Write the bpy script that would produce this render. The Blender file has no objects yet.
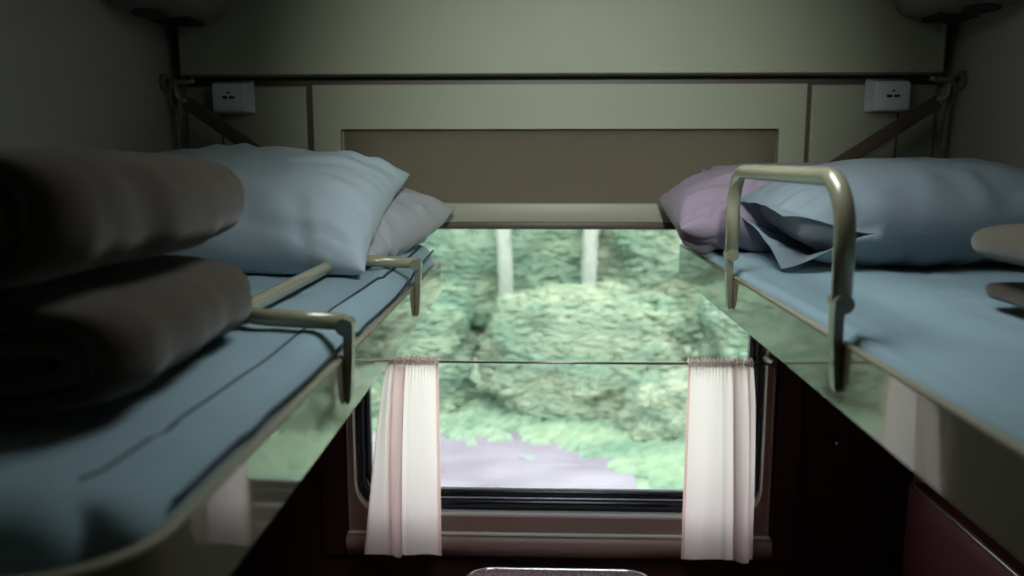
import bpy, bmesh, math, random
import numpy as np
from mathutils import Vector, Matrix, noise

C = bpy.context.scene
COL = C.collection
random.seed(7)
PI = math.pi

# ------------------------------------------------------------------ camera, light, exposure
cam_data = bpy.data.cameras.new('camera')
cam_data.sensor_width = 36.0
cam_data.lens = 840.0 / 1024.0 * 36.0
cam_data.clip_start = 0.02
cam_data.dof.use_dof = True
cam_data.dof.focus_distance = 1.65
cam_data.dof.aperture_fstop = 2.8
cam = bpy.data.objects.new('camera', cam_data)
COL.objects.link(cam)
cam.location = (0, 0, 1.75)
cam.rotation_euler = (math.radians(90 - 8.66), 0, math.radians(1.9))
C.camera = cam

C.view_settings.view_transform = 'Standard'
C.view_settings.look = 'None'
C.view_settings.gamma = 1.0
C.view_settings.use_curve_mapping = False
C.view_settings.exposure = 0.0

world = bpy.data.worlds.new('sky')
C.world = world
world.use_nodes = True
wn = world.node_tree
wn.nodes['Background'].inputs['Color'].default_value = (0.94, 0.98, 1.0, 1)      # bright even overcast
wn.nodes['Background'].inputs['Strength'].default_value = 2.7

sun_data = bpy.data.lights.new('sun', 'SUN')
sun_data.energy = 2.3
sun_data.angle = math.radians(20)
sun_data.color = (1.0, 0.97, 0.92)
sun = bpy.data.objects.new('sun', sun_data)
COL.objects.link(sun)
sun.rotation_euler = (math.radians(42), 0, math.radians(14))      # shines over the roof towards +Y

lamp_data = bpy.data.lights.new('added_ceiling_fill', 'AREA')  # unseen lamp added to brighten the berths from above
lamp_data.shape = 'RECTANGLE'
lamp_data.size = 0.30
lamp_data.size_y = 0.50
lamp_data.energy = 2.85
lamp_data.spread = math.radians(130)
lamp_data.color = (0.93, 0.98, 1.0)
lamp = bpy.data.objects.new('added_ceiling_fill', lamp_data)
COL.objects.link(lamp)
lamp.location = (0.14, 1.25, 2.262)

# unseen ceiling spotlight added over the door to brighten the head of the window
spot_data = bpy.data.lights.new('added_fill_spot', 'SPOT')
spot_data.energy = 92.0
spot_data.color = (0.91, 1.0, 0.94)
spot_data.shadow_soft_size = 0.045
spot_data.spot_size = math.radians(41)
spot_data.spot_blend = 1.0
spot = bpy.data.objects.new('added_fill_spot', spot_data)
COL.objects.link(spot)
spot.location = (0.10, -0.10, 2.235)
spot.rotation_euler = (Vector((0.09, 2.15, 1.86)) - spot.location).to_track_quat('-Z', 'Y').to_euler()

# ------------------------------------------------------------------ materials
def mat(name, col, rough=0.6, spec=0.5, metal=0.0, col2=None, nscale=20.0, nstretch=(1, 1, 1), bump=0.0,
        bscale=60.0, bstretch=(1, 1, 1), coat=0.0, ior=1.5, sheen=0.0, detail=3.0):
    m = bpy.data.materials.new(name)
    m.use_nodes = True
    nt = m.node_tree
    b = nt.nodes['Principled BSDF']
    b.inputs['Base Color'].default_value = (*col, 1)
    b.inputs['Roughness'].default_value = rough
    b.inputs['Metallic'].default_value = metal
    b.inputs['Specular IOR Level'].default_value = spec
    b.inputs['IOR'].default_value = ior
    b.inputs['Coat Weight'].default_value = coat
    b.inputs['Coat Roughness'].default_value = 0.03
    if sheen:
        b.inputs['Sheen Weight'].default_value = sheen
        b.inputs['Sheen Roughness'].default_value = 0.5
    tc = nt.nodes.new('ShaderNodeTexCoord')
    if col2:
        mp = nt.nodes.new('ShaderNodeMapping')
        mp.inputs['Scale'].default_value = nstretch
        nz = nt.nodes.new('ShaderNodeTexNoise')
        nz.inputs['Scale'].default_value = nscale
        nz.inputs['Detail'].default_value = detail
        mx = nt.nodes.new('ShaderNodeMix')
        mx.data_type = 'RGBA'
        mx.inputs[6].default_value = (*col, 1)
        mx.inputs[7].default_value = (*col2, 1)
        rp = nt.nodes.new('ShaderNodeMapRange')
        rp.inputs[1].default_value = 0.35
        rp.inputs[2].default_value = 0.65
        nt.links.new(tc.outputs['Object'], mp.inputs['Vector'])
        nt.links.new(mp.outputs['Vector'], nz.inputs['Vector'])
        nt.links.new(nz.outputs['Fac'], rp.inputs[0])
        nt.links.new(rp.outputs[0], mx.inputs[0])
        nt.links.new(mx.outputs[2], b.inputs['Base Color'])
    if bump:
        mp2 = nt.nodes.new('ShaderNodeMapping')
        mp2.inputs['Scale'].default_value = bstretch
        n2 = nt.nodes.new('ShaderNodeTexNoise')
        n2.inputs['Scale'].default_value = bscale
        n2.inputs['Detail'].default_value = 4.0
        bp = nt.nodes.new('ShaderNodeBump')
        bp.inputs['Strength'].default_value = bump
        bp.inputs['Distance'].default_value = 0.002
        nt.links.new(tc.outputs['Object'], mp2.inputs['Vector'])
        nt.links.new(mp2.outputs['Vector'], n2.inputs['Vector'])
        nt.links.new(n2.outputs['Fac'], bp.inputs['Height'])
        nt.links.new(bp.outputs['Normal'], b.inputs['Normal'])
    return m

def weave_mat(name, col, col2, scale):
    m = mat(name, col, 0.9, 0.2)
    nt = m.node_tree
    b = nt.nodes['Principled BSDF']
    tc = nt.nodes.new('ShaderNodeTexCoord')
    ws = []
    for d in ('X', 'Z'):
        w = nt.nodes.new('ShaderNodeTexWave')
        w.bands_direction = d
        w.inputs['Scale'].default_value = scale
        w.inputs['Distortion'].default_value = 1.5
        w.inputs['Detail'].default_value = 2
        w.inputs['Detail Scale'].default_value = 2
        nt.links.new(tc.outputs['Object'], w.inputs['Vector'])
        ws.append(w)
    mu = nt.nodes.new('ShaderNodeMath')
    mu.operation = 'MULTIPLY'
    nt.links.new(ws[0].outputs['Fac'], mu.inputs[0])
    nt.links.new(ws[1].outputs['Fac'], mu.inputs[1])
    mx = nt.nodes.new('ShaderNodeMix')
    mx.data_type = 'RGBA'
    mx.inputs[6].default_value = (*col, 1)
    mx.inputs[7].default_value = (*col2, 1)
    nt.links.new(mu.outputs[0], mx.inputs[0])
    nt.links.new(mx.outputs[2], b.inputs['Base Color'])
    bp = nt.nodes.new('ShaderNodeBump')
    bp.inputs['Strength'].default_value = 0.3
    bp.inputs['Distance'].default_value = 0.001
    nt.links.new(mu.outputs[0], bp.inputs['Height'])
    nt.links.new(bp.outputs['Normal'], b.inputs['Normal'])
    return m

def cloth_translucent(name, col, trans):
    m = bpy.data.materials.new(name)
    m.use_nodes = True
    nt = m.node_tree
    nt.nodes.remove(nt.nodes['Principled BSDF'])
    out = nt.nodes['Material Output']
    d = nt.nodes.new('ShaderNodeBsdfDiffuse')
    t = nt.nodes.new('ShaderNodeBsdfTranslucent')
    x = nt.nodes.new('ShaderNodeMixShader')
    d.inputs['Color'].default_value = (*col, 1)
    t.inputs['Color'].default_value = (*trans, 1)
    x.inputs[0].default_value = 0.88
    nt.links.new(d.outputs[0], x.inputs[1])
    nt.links.new(t.outputs[0], x.inputs[2])
    nt.links.new(x.outputs[0], out.inputs['Surface'])
    tc = nt.nodes.new('ShaderNodeTexCoord')
    mp = nt.nodes.new('ShaderNodeMapping')
    mp.inputs['Scale'].default_value = (1, 1, 0.15)
    n = nt.nodes.new('ShaderNodeTexNoise')
    n.inputs['Scale'].default_value = 90
    bp = nt.nodes.new('ShaderNodeBump')
    bp.inputs['Strength'].default_value = 0.25
    bp.inputs['Distance'].default_value = 0.003
    nt.links.new(tc.outputs['Object'], mp.inputs['Vector'])
    nt.links.new(mp.outputs['Vector'], n.inputs['Vector'])
    nt.links.new(n.outputs['Fac'], bp.inputs['Height'])
    nt.links.new(bp.outputs['Normal'], d.inputs['Normal'])
    return m

def glass_mat():
    m = bpy.data.materials.new('window_glass')
    m.use_nodes = True
    nt = m.node_tree
    nt.nodes.remove(nt.nodes['Principled BSDF'])
    out = nt.nodes['Material Output']
    t = nt.nodes.new('ShaderNodeBsdfTransparent')
    t.inputs['Color'].default_value = (0.96, 0.98, 0.97, 1)
    g = nt.nodes.new('ShaderNodeBsdfGlossy')
    g.inputs['Roughness'].default_value = 0.02
    lw = nt.nodes.new('ShaderNodeLayerWeight')
    lw.inputs['Blend'].default_value = 0.5
    pw = nt.nodes.new('ShaderNodeMath'); pw.operation = 'POWER'
    pw.inputs[1].default_value = 5.0
    f = nt.nodes.new('ShaderNodeMath'); f.operation = 'MULTIPLY_ADD'
    f.inputs[1].default_value = 0.9
    f.inputs[2].default_value = 0.035
    nt.links.new(lw.outputs['Facing'], pw.inputs[0])
    nt.links.new(pw.outputs[0], f.inputs[0])
    x = nt.nodes.new('ShaderNodeMixShader')
    nt.links.new(f.outputs[0], x.inputs[0])
    nt.links.new(t.outputs[0], x.inputs[1])
    nt.links.new(g.outputs[0], x.inputs[2])
    nt.links.new(x.outputs[0], out.inputs['Surface'])
    return m

def emit_mat(name, col, s):
    m = bpy.data.materials.new(name)
    m.use_nodes = True
    b = m.node_tree.nodes['Principled BSDF']
    b.inputs['Base Color'].default_value = (*col, 1)
    b.inputs['Emission Color'].default_value = (*col, 1)
    b.inputs['Emission Strength'].default_value = s
    return m

M = {}
M['wall_side'] = mat('side_wall_laminate', (0.37, 0.345, 0.295), 0.6, col2=(0.34, 0.315, 0.27), nscale=3, bump=0.15, bscale=150)
M['olive'] = mat('olive_cream_laminate', (0.345, 0.355, 0.255), 0.5, col2=(0.32, 0.328, 0.235), nscale=2.5, bump=0.08, bscale=200)
M['olive_light'] = mat('cream_rail', (0.36, 0.355, 0.265), 0.45)
M['maroon'] = mat('maroon_panel', (0.075, 0.028, 0.025), 0.5, col2=(0.062, 0.023, 0.020), nscale=4, bump=0.1, bscale=160)
M['red_cover'] = mat('red_seat_cover', (0.10, 0.010, 0.014), 0.7, col2=(0.075, 0.008, 0.011), nscale=30, bump=0.3, bscale=180)
M['frame_brown'] = mat('brown_window_frame', (0.36, 0.24, 0.205), 0.42, col2=(0.31, 0.205, 0.175), nscale=6, nstretch=(0.3, 1, 1))
M['alu'] = mat('aluminium_strip', (0.75, 0.75, 0.74), 0.25, metal=1.0)
M['alu_white'] = mat('pale_metal_strip', (0.88, 0.87, 0.86), 0.3, 0.6)
M['gasket_glint'] = mat('bluish_gasket_glint', (0.70, 0.76, 0.90), 0.25, 0.6, metal=0.3)  # pale bluish tone painting the highlights along the rubber gasket
M['rubber'] = mat('black_rubber', (0.012, 0.014, 0.022), 0.22, 0.6)
M['glass'] = glass_mat()
M['blind'] = weave_mat('blind_cloth', (0.20, 0.17, 0.135), (0.27, 0.235, 0.185), 55)
M['fascia'] = mat('gloss_cream_steel', (0.19, 0.185, 0.13), 0.055, 0.5, ior=1.6, coat=0.6, bump=0.012, bscale=12)
M['lip'] = mat('dull_cream_edge', (0.27, 0.265, 0.19), 0.6, 0.3)
M['tray'] = mat('berth_underside', (0.10, 0.06, 0.05), 0.5)
M['tube'] = mat('enamelled_tube', (0.31, 0.30, 0.195), 0.22, 0.6, coat=0.4)
M['bracket'] = mat('enamelled_bracket', (0.21, 0.20, 0.135), 0.25, 0.6, coat=0.4)
M['bolt'] = mat('dark_bolt', (0.06, 0.055, 0.045), 0.35, metal=0.8)
M['stay'] = mat('brown_stay', (0.085, 0.062, 0.048), 0.45)
M['hook'] = mat('brass_hook', (0.34, 0.29, 0.17), 0.35, metal=0.4)
M['sheet'] = mat('teal_sheet', (0.275, 0.405, 0.455), 0.85, 0.2, col2=(0.255, 0.38, 0.43), nscale=9, bump=0.25, bscale=240, sheen=0.15)
M['piping'] = mat('dark_piping', (0.03, 0.045, 0.06), 0.8)
M['pillow_blue'] = mat('grey_blue_cotton', (0.47, 0.57, 0.62), 0.88, 0.2, col2=(0.45, 0.55, 0.60), nscale=7, bump=0.2, bscale=260, sheen=0.15)
M['pillow_white'] = mat('off_white_cotton', (0.43, 0.43, 0.46), 0.88, 0.2, col2=(0.41, 0.41, 0.435), nscale=7, bump=0.2, bscale=260, sheen=0.15)
M['pillow_pink'] = mat('mauve_cotton', (0.32, 0.255, 0.325), 0.88, 0.2, col2=(0.295, 0.23, 0.30), nscale=7, bump=0.2, bscale=260, sheen=0.15)
M['inner'] = mat('grey_pillow_ticking', (0.30, 0.30, 0.33), 0.9, 0.2)
M['wine'] = mat('wine_ticking', (0.15, 0.06, 0.09), 0.9, 0.2)
M['wool'] = mat('brown_wool', (0.070, 0.054, 0.037), 0.95, 0.1, col2=(0.056, 0.043, 0.030), nscale=35, bump=0.5, bscale=320, sheen=0.3)
M['wool_light'] = mat('tan_wool', (0.125, 0.11, 0.078), 0.95, 0.1, col2=(0.105, 0.092, 0.065), nscale=35, bump=0.5, bscale=320, sheen=0.3)
M['plastic'] = mat('white_plastic', (0.62, 0.66, 0.70), 0.4)
M['port'] = mat('dark_port', (0.015, 0.015, 0.018), 0.5)
M['housing'] = mat('grey_housing', (0.17, 0.155, 0.13), 0.55)
M['housing_dark'] = mat('dark_slot', (0.02, 0.018, 0.016), 0.6)
M['rod'] = mat('steel_rod', (0.32, 0.31, 0.28), 0.3, metal=0.8)
M['curtain'] = cloth_translucent('pale_pink_cloth', (0.92, 0.77, 0.76), (1.0, 0.86, 0.86))
M['curtain_hem'] = cloth_translucent('pink_hem', (0.75, 0.58, 0.54), (0.86, 0.66, 0.61))
M['table'] = mat('speckled_laminate', (0.55, 0.40, 0.46), 0.4, col2=(0.10, 0.05, 0.07), nscale=170, detail=1)
M['ceiling'] = mat('ceiling_laminate', (0.34, 0.33, 0.27), 0.6, bump=0.05)
M['floor'] = mat('floor_vinyl', (0.07, 0.06, 0.055), 0.5, col2=(0.05, 0.045, 0.04), nscale=60)
M['diffuser'] = emit_mat('added_lamp_diffuser', (0.93, 0.98, 1.0), 3.0)  # glowing face of the added ceiling lamp
M['grass'] = mat('meadow', (0.26, 0.38, 0.27), 0.95, 0.1, col2=(0.48, 0.58, 0.44), nscale=2.6, nstretch=(0.45, 1, 1))
M['gravel'] = mat('pale_gravel', (0.37, 0.345, 0.40), 0.95, 0.1, col2=(0.25, 0.22, 0.265), nscale=1.6, nstretch=(0.5, 1, 1))
M['leaf_mid'] = mat('mid_green_leaves', (0.36, 0.55, 0.43), 0.9, 0.15, col2=(0.60, 0.74, 0.56), nscale=2.0, nstretch=(0.4, 1, 1.5))
M['leaf_pale'] = mat('pale_green_leaves', (0.44, 0.62, 0.48), 0.9, 0.15, col2=(0.72, 0.80, 0.63), nscale=2.0, nstretch=(0.4, 1, 1.5))
M['leaf_deep'] = mat('deep_green_leaves', (0.38, 0.58, 0.51), 0.9, 0.15, col2=(0.62, 0.76, 0.64), nscale=2.0, nstretch=(0.4, 1, 1.5))
for k_ in ('leaf_mid', 'leaf_pale', 'leaf_deep'):
    nt_ = M[k_].node_tree
    tr_ = nt_.nodes.new('ShaderNodeBsdfTranslucent')
    mx_ = nt_.nodes.new('ShaderNodeMixShader')
    mx_.inputs[0].default_value = 0.5
    src_ = nt_.nodes['Principled BSDF'].inputs['Base Color'].links[0].from_socket
    nt_.links.new(src_, tr_.inputs['Color'])
    nt_.links.new(nt_.nodes['Principled BSDF'].outputs[0], mx_.inputs[1])
    nt_.links.new(tr_.outputs[0], mx_.inputs[2])
    nt_.links.new(mx_.outputs[0], nt_.nodes['Material Output'].inputs['Surface'])
M['bark'] = mat('pale_bark', (0.46, 0.50, 0.45), 0.9, 0.1, col2=(0.34, 0.39, 0.33), nscale=5)

# ------------------------------------------------------------------ helpers
WLOC = {}

def empty(name, label=None, cat=None, loc=(0, 0, 0), group=None, kind=None):
    o = bpy.data.objects.new(name, None)
    o.empty_display_size = 0.05
    COL.objects.link(o)
    o.location = loc
    WLOC[o.name] = Vector(loc)
    tag(o, label, cat, group, kind)
    return o

def tag(o, label=None, cat=None, group=None, kind=None):
    if label: o['label'] = label
    if cat: o['category'] = cat
    if group: o['group'] = group
    if kind: o['kind'] = kind
    return o

def obj(name, bm, m, parent=None, smooth=True, auto=None, label=None, cat=None, group=None, kind=None):
    """link a bmesh built in world coordinates as ONE object; its origin goes to its base (or its parent's origin)"""
    bmesh.ops.recalc_face_normals(bm, faces=bm.faces)
    if parent is not None:
        off = WLOC[parent.name]
    else:
        xs = [v.co for v in bm.verts]
        lo = Vector([min(c[i] for c in xs) for i in range(3)])
        hi = Vector([max(c[i] for c in xs) for i in range(3)])
        off = Vector(((lo.x + hi.x) / 2, (lo.y + hi.y) / 2, lo.z))
    bmesh.ops.translate(bm, verts=bm.verts, vec=-off)
    me = bpy.data.meshes.new(name)
    bm.to_mesh(me)
    bm.free()
    me.materials.append(m)
    if smooth:
        for p in me.polygons: p.use_smooth = True
        if auto:
            me.set_sharp_from_angle(angle=math.radians(auto))
    o = bpy.data.objects.new(name, me)
    COL.objects.link(o)
    if parent is not None:
        o.parent = parent
    else:
        o.location = off
    WLOC[o.name] = off.copy()
    tag(o, label, cat, group, kind)
    return o

def box(bm, x0, x1, y0, y1, z0, z1, bev=0.0, seg=2):
    mtx = Matrix.Translation(((x0 + x1) / 2, (y0 + y1) / 2, (z0 + z1) / 2)) @ Matrix.Diagonal((x1 - x0, y1 - y0, z1 - z0, 1))
    r = bmesh.ops.create_cube(bm, size=1, matrix=mtx)
    if bev:
        es = {e for v in r['verts'] for e in v.link_edges}
        bmesh.ops.bevel(bm, geom=list(es), offset=bev, segments=seg, affect='EDGES', profile=0.5)
    return bm

def B(*a, **k): return box(bmesh.new(), *a, **k)

def rounded_box(bm, x0, x1, y0, y1, z0, z1, r, res=0.03, disp=None):
    """box of many small quads whose edges are rounded with radius r; disp(co, normal) -> co"""
    lo, hi = Vector((x0, y0, z0)), Vector((x1, y1, z1))
    c, h = (lo + hi) / 2, (hi - lo) / 2
    n = [max(4, int(round(2 * h[i] / res))) for i in range(3)]
    cache = {}
    def P(ix):
        if ix in cache: return cache[ix]
        q = Vector([-h[i] + 2 * h[i] * ix[i] / n[i] for i in range(3)])
        inner = Vector([max(-(h[i] - r[i]), min(h[i] - r[i], q[i])) for i in range(3)])
        d = Vector([(q[i] - inner[i]) / r[i] for i in range(3)])
        if d.length > 1e-6:
            mx = max(abs(d[i]) for i in range(3))
            d = d.normalized() * mx
        nn = d.normalized() if d.length > 1e-6 else Vector((0, 0, 1))
        co = inner + Vector([d[i] * r[i] for i in range(3)]) + c
        if disp: co = disp(co, nn)
        cache[ix] = bm.verts.new(co)
        return cache[ix]
    for ax in range(3):
        a, b = (ax + 1) % 3, (ax + 2) % 3
        for s in (0, n[ax]):
            for i in range(n[a]):
                for j in range(n[b]):
                    q = []
                    for di, dj in ((0, 0), (1, 0), (1, 1), (0, 1)):
                        t = [0, 0, 0]
                        t[ax] = s; t[a] = i + di; t[b] = j + dj
                        q.append(P(tuple(t)))
                    bm.faces.new(q if s else q[::-1])
    return bm

def fillet(pts, r, seg=8, closed=False):
    pts = [Vector(p) for p in pts]
    out = []
    n = len(pts)
    for i, p in enumerate(pts):
        if not closed and i in (0, n - 1):
            out.append(p); continue
        a = (pts[i - 1] - p); b = (pts[(i + 1) % n] - p)
        rr = min(r, a.length * 0.49, b.length * 0.49)
        a.normalize(); b.normalize()
        ang = a.angle(b)
        t = rr
        rad = t * math.tan(ang / 2)
        cen = p + (a + b).normalized() * (rad / math.sin(ang / 2))
        v0 = p + a * t - cen; v1 = p + b * t - cen
        tot = v0.angle(v1)
        axis = v0.cross(v1).normalized()
        for k in range(seg + 1):
            out.append(cen + Matrix.Rotation(tot * k / seg, 3, axis) @ v0)
    return out

def tube(bm, pts, rx, ry=None, ref=(0, 0, 1), n=12, closed=False, caps=True):
    ry = ry or rx
    pts = [Vector(p) for p in pts]
    N = len(pts)
    rings = []
    prev = Vector(ref)
    for i in range(N):
        if closed: t = pts[(i + 1) % N] - pts[i - 1]
        else: t = pts[min(i + 1, N - 1)] - pts[max(i - 1, 0)]
        t.normalize()
        u = prev - t * prev.dot(t)
        if u.length < 1e-4:
            u = t.orthogonal()
        u.normalize(); prev = u
        w = t.cross(u)
        rings.append([bm.verts.new(pts[i] + u * math.cos(2 * PI * k / n) * rx + w * math.sin(2 * PI * k / n) * ry) for k in range(n)])
    for i in range(N if closed else N - 1):
        a, b = rings[i], rings[(i + 1) % N]
        for k in range(n):
            bm.faces.new((a[k], a[(k + 1) % n], b[(k + 1) % n], b[k]))
    if caps and not closed:
        bm.faces.new(rings[0]); bm.faces.new(rings[-1][::-1])
    return bm

def T(*a, **k): return tube(bmesh.new(), *a, **k)

def rrect(x0, x1, z0, z1, r, y, seg=8):
    out = []
    for cx, cz, a0 in ((x1 - r, z1 - r, 0), (x0 + r, z1 - r, 90), (x0 + r, z0 + r, 180), (x1 - r, z0 + r, 270)):
        for k in range(seg + 1):
            a = math.radians(a0 + 90 * k / seg)
            out.append(Vector((cx + r * math.cos(a), y, cz + r * math.sin(a))))
    return out

def ring(bm, outer, inner, y0, y1):
    """flat ring between two rounded rectangles (x0,x1,z0,z1,r), from depth y0 to y1"""
    L = [rrect(*outer, y0), rrect(*inner, y0), rrect(*inner, y1), rrect(*outer, y1)]
    V = [[bm.verts.new(p) for p in l] for l in L]
    n = len(V[0])
    for a in range(4):
        b = (a + 1) % 4
        for k in range(n):
            bm.faces.new((V[a][k], V[a][(k + 1) % n], V[b][(k + 1) % n], V[b][k]))
    return bm

def prism(bm, loop, vec):
    a = [bm.verts.new(p) for p in loop]
    b = [bm.verts.new(Vector(p) + Vector(vec)) for p in loop]
    n = len(a)
    for k in range(n):
        bm.faces.new((a[k], a[(k + 1) % n], b[(k + 1) % n], b[k]))
    bm.faces.new(a[::-1]); bm.faces.new(b)
    return bm

def cyl(bm, p0, p1, r, n=16):
    return tube(bm, [p0, p1], r, n=n, ref=(0.3, 0.2, 1))

def nz(x, y, z=0.0): return noise.noise(Vector((x, y, z)))

XL, XR, YB, YF, ZC = -0.935, 1.013, 2.20, -0.30, 2.30
FL, FR = -0.256, 0.357             # outer faces of the two berth fascias

# ------------------------------------------------------------------ room shell
obj('floor', B(XL - .05, XR + .05, YF - .05, YB + .06, -0.05, 0), M['floor'], smooth=False, kind='structure')
obj('ceiling', B(XL - .05, XR + .05, YF - .05, YB + .06, ZC, ZC + .05), M['ceiling'], smooth=False, kind='structure')
obj('wall_left', B(XL - .05, XL, YF - .05, YB + .06, 0, ZC), M['wall_side'], smooth=False, kind='structure')
obj('wall_right', B(XR, XR + .05, YF - .05, YB + .06, 0, ZC), M['wall_side'], smooth=False, kind='structure')
obj('wall_front', B(XL, XR, YF - .05, YF, 0, ZC), M['wall_side'], smooth=False, kind='structure')
# window wall: the hole runs from the sill up behind the blind
WX0, WX1, WZ0, WZ1 = -0.512, 0.612, 0.775, 1.93
b = bmesh.new()
box(b, XL, WX0, YB, YB + .06, 1.44, ZC); box(b, WX1, XR, YB, YB + .06, 1.44, ZC)
box(b, WX0, WX1, YB, YB + .06, WZ1, ZC)
obj('wall_back', b, M['olive'], smooth=False, kind='structure')
b = bmesh.new()
box(b, XL, WX0, YB, YB + .06, 0, 1.44); box(b, WX1, XR, YB, YB + .06, 0, 1.44)
box(b, WX0, WX1, YB, YB + .06, 0, WZ0)
obj('trim_1', b, M['maroon'], smooth=False, kind='structure')
# hanging panel across the top of the window wall
obj('trim_2', B(-0.898, 0.974, 2.120, YB, 1.960, ZC, bev=.003), M['olive'], smooth=False, kind='structure')
# side panels beside the blind, a groove apart from its frame
obj('trim_3', B(XL + .02, -0.602, 2.188, YB, 1.46, 1.938, bev=.004), M['olive'], smooth=False, kind='structure')
obj('trim_4', B(0.683, XR - .02, 2.188, YB, 1.46, 1.938, bev=.004), M['olive'], smooth=False, kind='structure')
# vertical joint strips on the outer side panels
obj('trim_5', B(-0.824, -0.820, 2.186, 2.190, 1.46, 1.872), M['stay'], smooth=False, kind='structure')
obj('trim_6', B(0.897, 0.901, 2.186, 2.190, 1.46, 1.868), M['stay'], smooth=False, kind='structure')
# dark strips painting the shade into the grooves beside the blind frame
obj('trim_11', B(-0.6015, -0.5795, 2.195, YB, 1.46, 1.938), M['stay'], smooth=False, kind='structure')
obj('trim_12', B(0.6645, 0.6825, 2.195, YB, 1.46, 1.938), M['stay'], smooth=False, kind='structure')
# raised frame around the blind
b = bmesh.new()
box(b, -0.579, -0.510, 2.166, YB - .0005, 1.46, 1.938); box(b, 0.599, 0.664, 2.166, YB - .0005, 1.46, 1.938); box(b, -0.510, 0.599, 2.166, YB - .0005, 1.828, 1.938)
obj('trim_7', b, M['olive'], smooth=False, kind='structure')
# dark strip painting the shade of the recess under the hanging panel
obj('trim_8', B(XL + .02, XR - .02, 2.194, YB, 1.9385, 1.975), M['stay'], smooth=False, kind='structure')

# window
win = empty('window_1', loc=(0.05, 2.20, 0.735), kind='structure')
gl = rrect(-0.470, 0.570, 0.835, 1.925, .06, 2.236)
obj('pane', prism(bmesh.new(), gl, (0, .006, 0)), M['glass'], win, smooth=False)
b = bmesh.new(); ring(b, (-0.508, 0.608, 0.780, 1.928, .085), (-0.466, 0.566, 0.840, 1.90, .06), 2.222, 2.25)
gsk = obj('gasket', b, M['rubber'], win, smooth=True, auto=30)
lp = [Vector((p.x, 2.224, p.z)) for p in rrect(-0.474, 0.574, 0.836, 1.905, .065, 0)]
obj('gasket_bead', T(lp, 0.0095, n=10, closed=True, ref=(0, 1, 0)), M['rubber'], win)
lp = [Vector((p.x, 2.219, p.z)) for p in rrect(-0.490, 0.590, 0.807, 1.912, .075, 0)]
obj('gasket_bead', T(lp, 0.0125, n=10, closed=True, ref=(0, 1, 0)), M['rubber'], win)
for z_, e_, y_ in ((.822, .482, 2.2175), (.8495, .464, 2.222)):
    lp = [Vector((p.x, y_, p.z)) for p in rrect(-e_, e_ + .10, z_, 1.91, .07, 0)]
    obj('glint_strip', T(lp, 0.0022, n=8, closed=True, ref=(0, 1, 0)), M['gasket_glint'], win)  # thin bluish loops stand in for sky reflections on the gasket
b = bmesh.new(); ring(b, (-0.511, 0.611, 0.778, 1.929, .088), (-0.505, 0.605, 0.785, 1.92, .08), 2.194, 2.245)
obj('metal_bead', b, M['alu_white'], win, smooth=True, auto=30)
b = bmesh.new(); ring(b, (-0.526, 0.630, 0.734, 1.940, .012), (-0.506, 0.606, 0.780, 1.930, .088), 2.187, 2.212)
obj('frame', b, M['frame_brown'], win, smooth=True, auto=30)
obj('frame_lip', B(-0.526, 0.630, 2.178, 2.188, 0.728, 0.735, bev=.0015), M['alu_white'], win, smooth=False)
for xx in (-0.524, 0.622):
    obj('frame_lip', B(xx, xx + .004, 2.181, 2.188, 0.735, 1.45, bev=.001), M['frame_brown'], win, smooth=False)
# moulded sill rolling away under the frame
prof = [(2.186, .728), (2.176, .722), (2.168, .712), (2.166, .700), (2.170, .686), (2.180, .672), (2.192, .662), (2.2, .660), (2.2, .728)]
obj('sill', prism(bmesh.new(), [Vector((-0.53, y, z)) for y, z in prof], (1.164, 0, 0)), M['frame_brown'], win, smooth=True, auto=40)
# raised side stiles of the maroon wall
for i, (xa, xb) in enumerate(((-0.60, -0.53), (0.634, 0.705))):
    obj('trim_%d' % (9 + i), B(xa, xb, 2.187, YB, 0.66, 1.45, bev=.004), M['maroon'], smooth=False, kind='structure')

# roller blind, pulled up to a third of the window
bl = empty('roller_blind', 'brown woven roller blind drawn partly down over the window top', 'blind', (0.045, 2.205, 1.57))
b = bmesh.new()
nx, nz_ = 60, 10
g = [[b.verts.new((-0.5095 + 1.108 * i / nx, 2.189 + .0025 * math.sin(i * .8) * nz(i * .2, j * .1, 3), 1.625 + .205 * j / nz_)) for j in range(nz_ + 1)] for i in range(nx + 1)]
for i in range(nx):
    for j in range(nz_): b.faces.new((g[i][j], g[i + 1][j], g[i + 1][j + 1], g[i][j + 1]))
bmesh.ops.solidify(b, geom=b.faces[:], thickness=.002)
obj('cloth', b, M['blind'], bl, auto=40)
obj('bottom_rail', B(-0.5095, 0.5985, 2.176, 2.193, 1.590, 1.640, bev=.005), M['olive_light'], bl, auto=30)
obj('grip_strip', B(-0.508, 0.597, 2.178, 2.192, 1.572, 1.591, bev=.003), M['stay'], bl, auto=30)
obj('roller', T([(-0.506, 2.214, 1.842), (0.597, 2.214, 1.842)], .010, n=14), M['stay'], bl)

# ------------------------------------------------------------------ upper berths
def catmull(bm_name): pass

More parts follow.
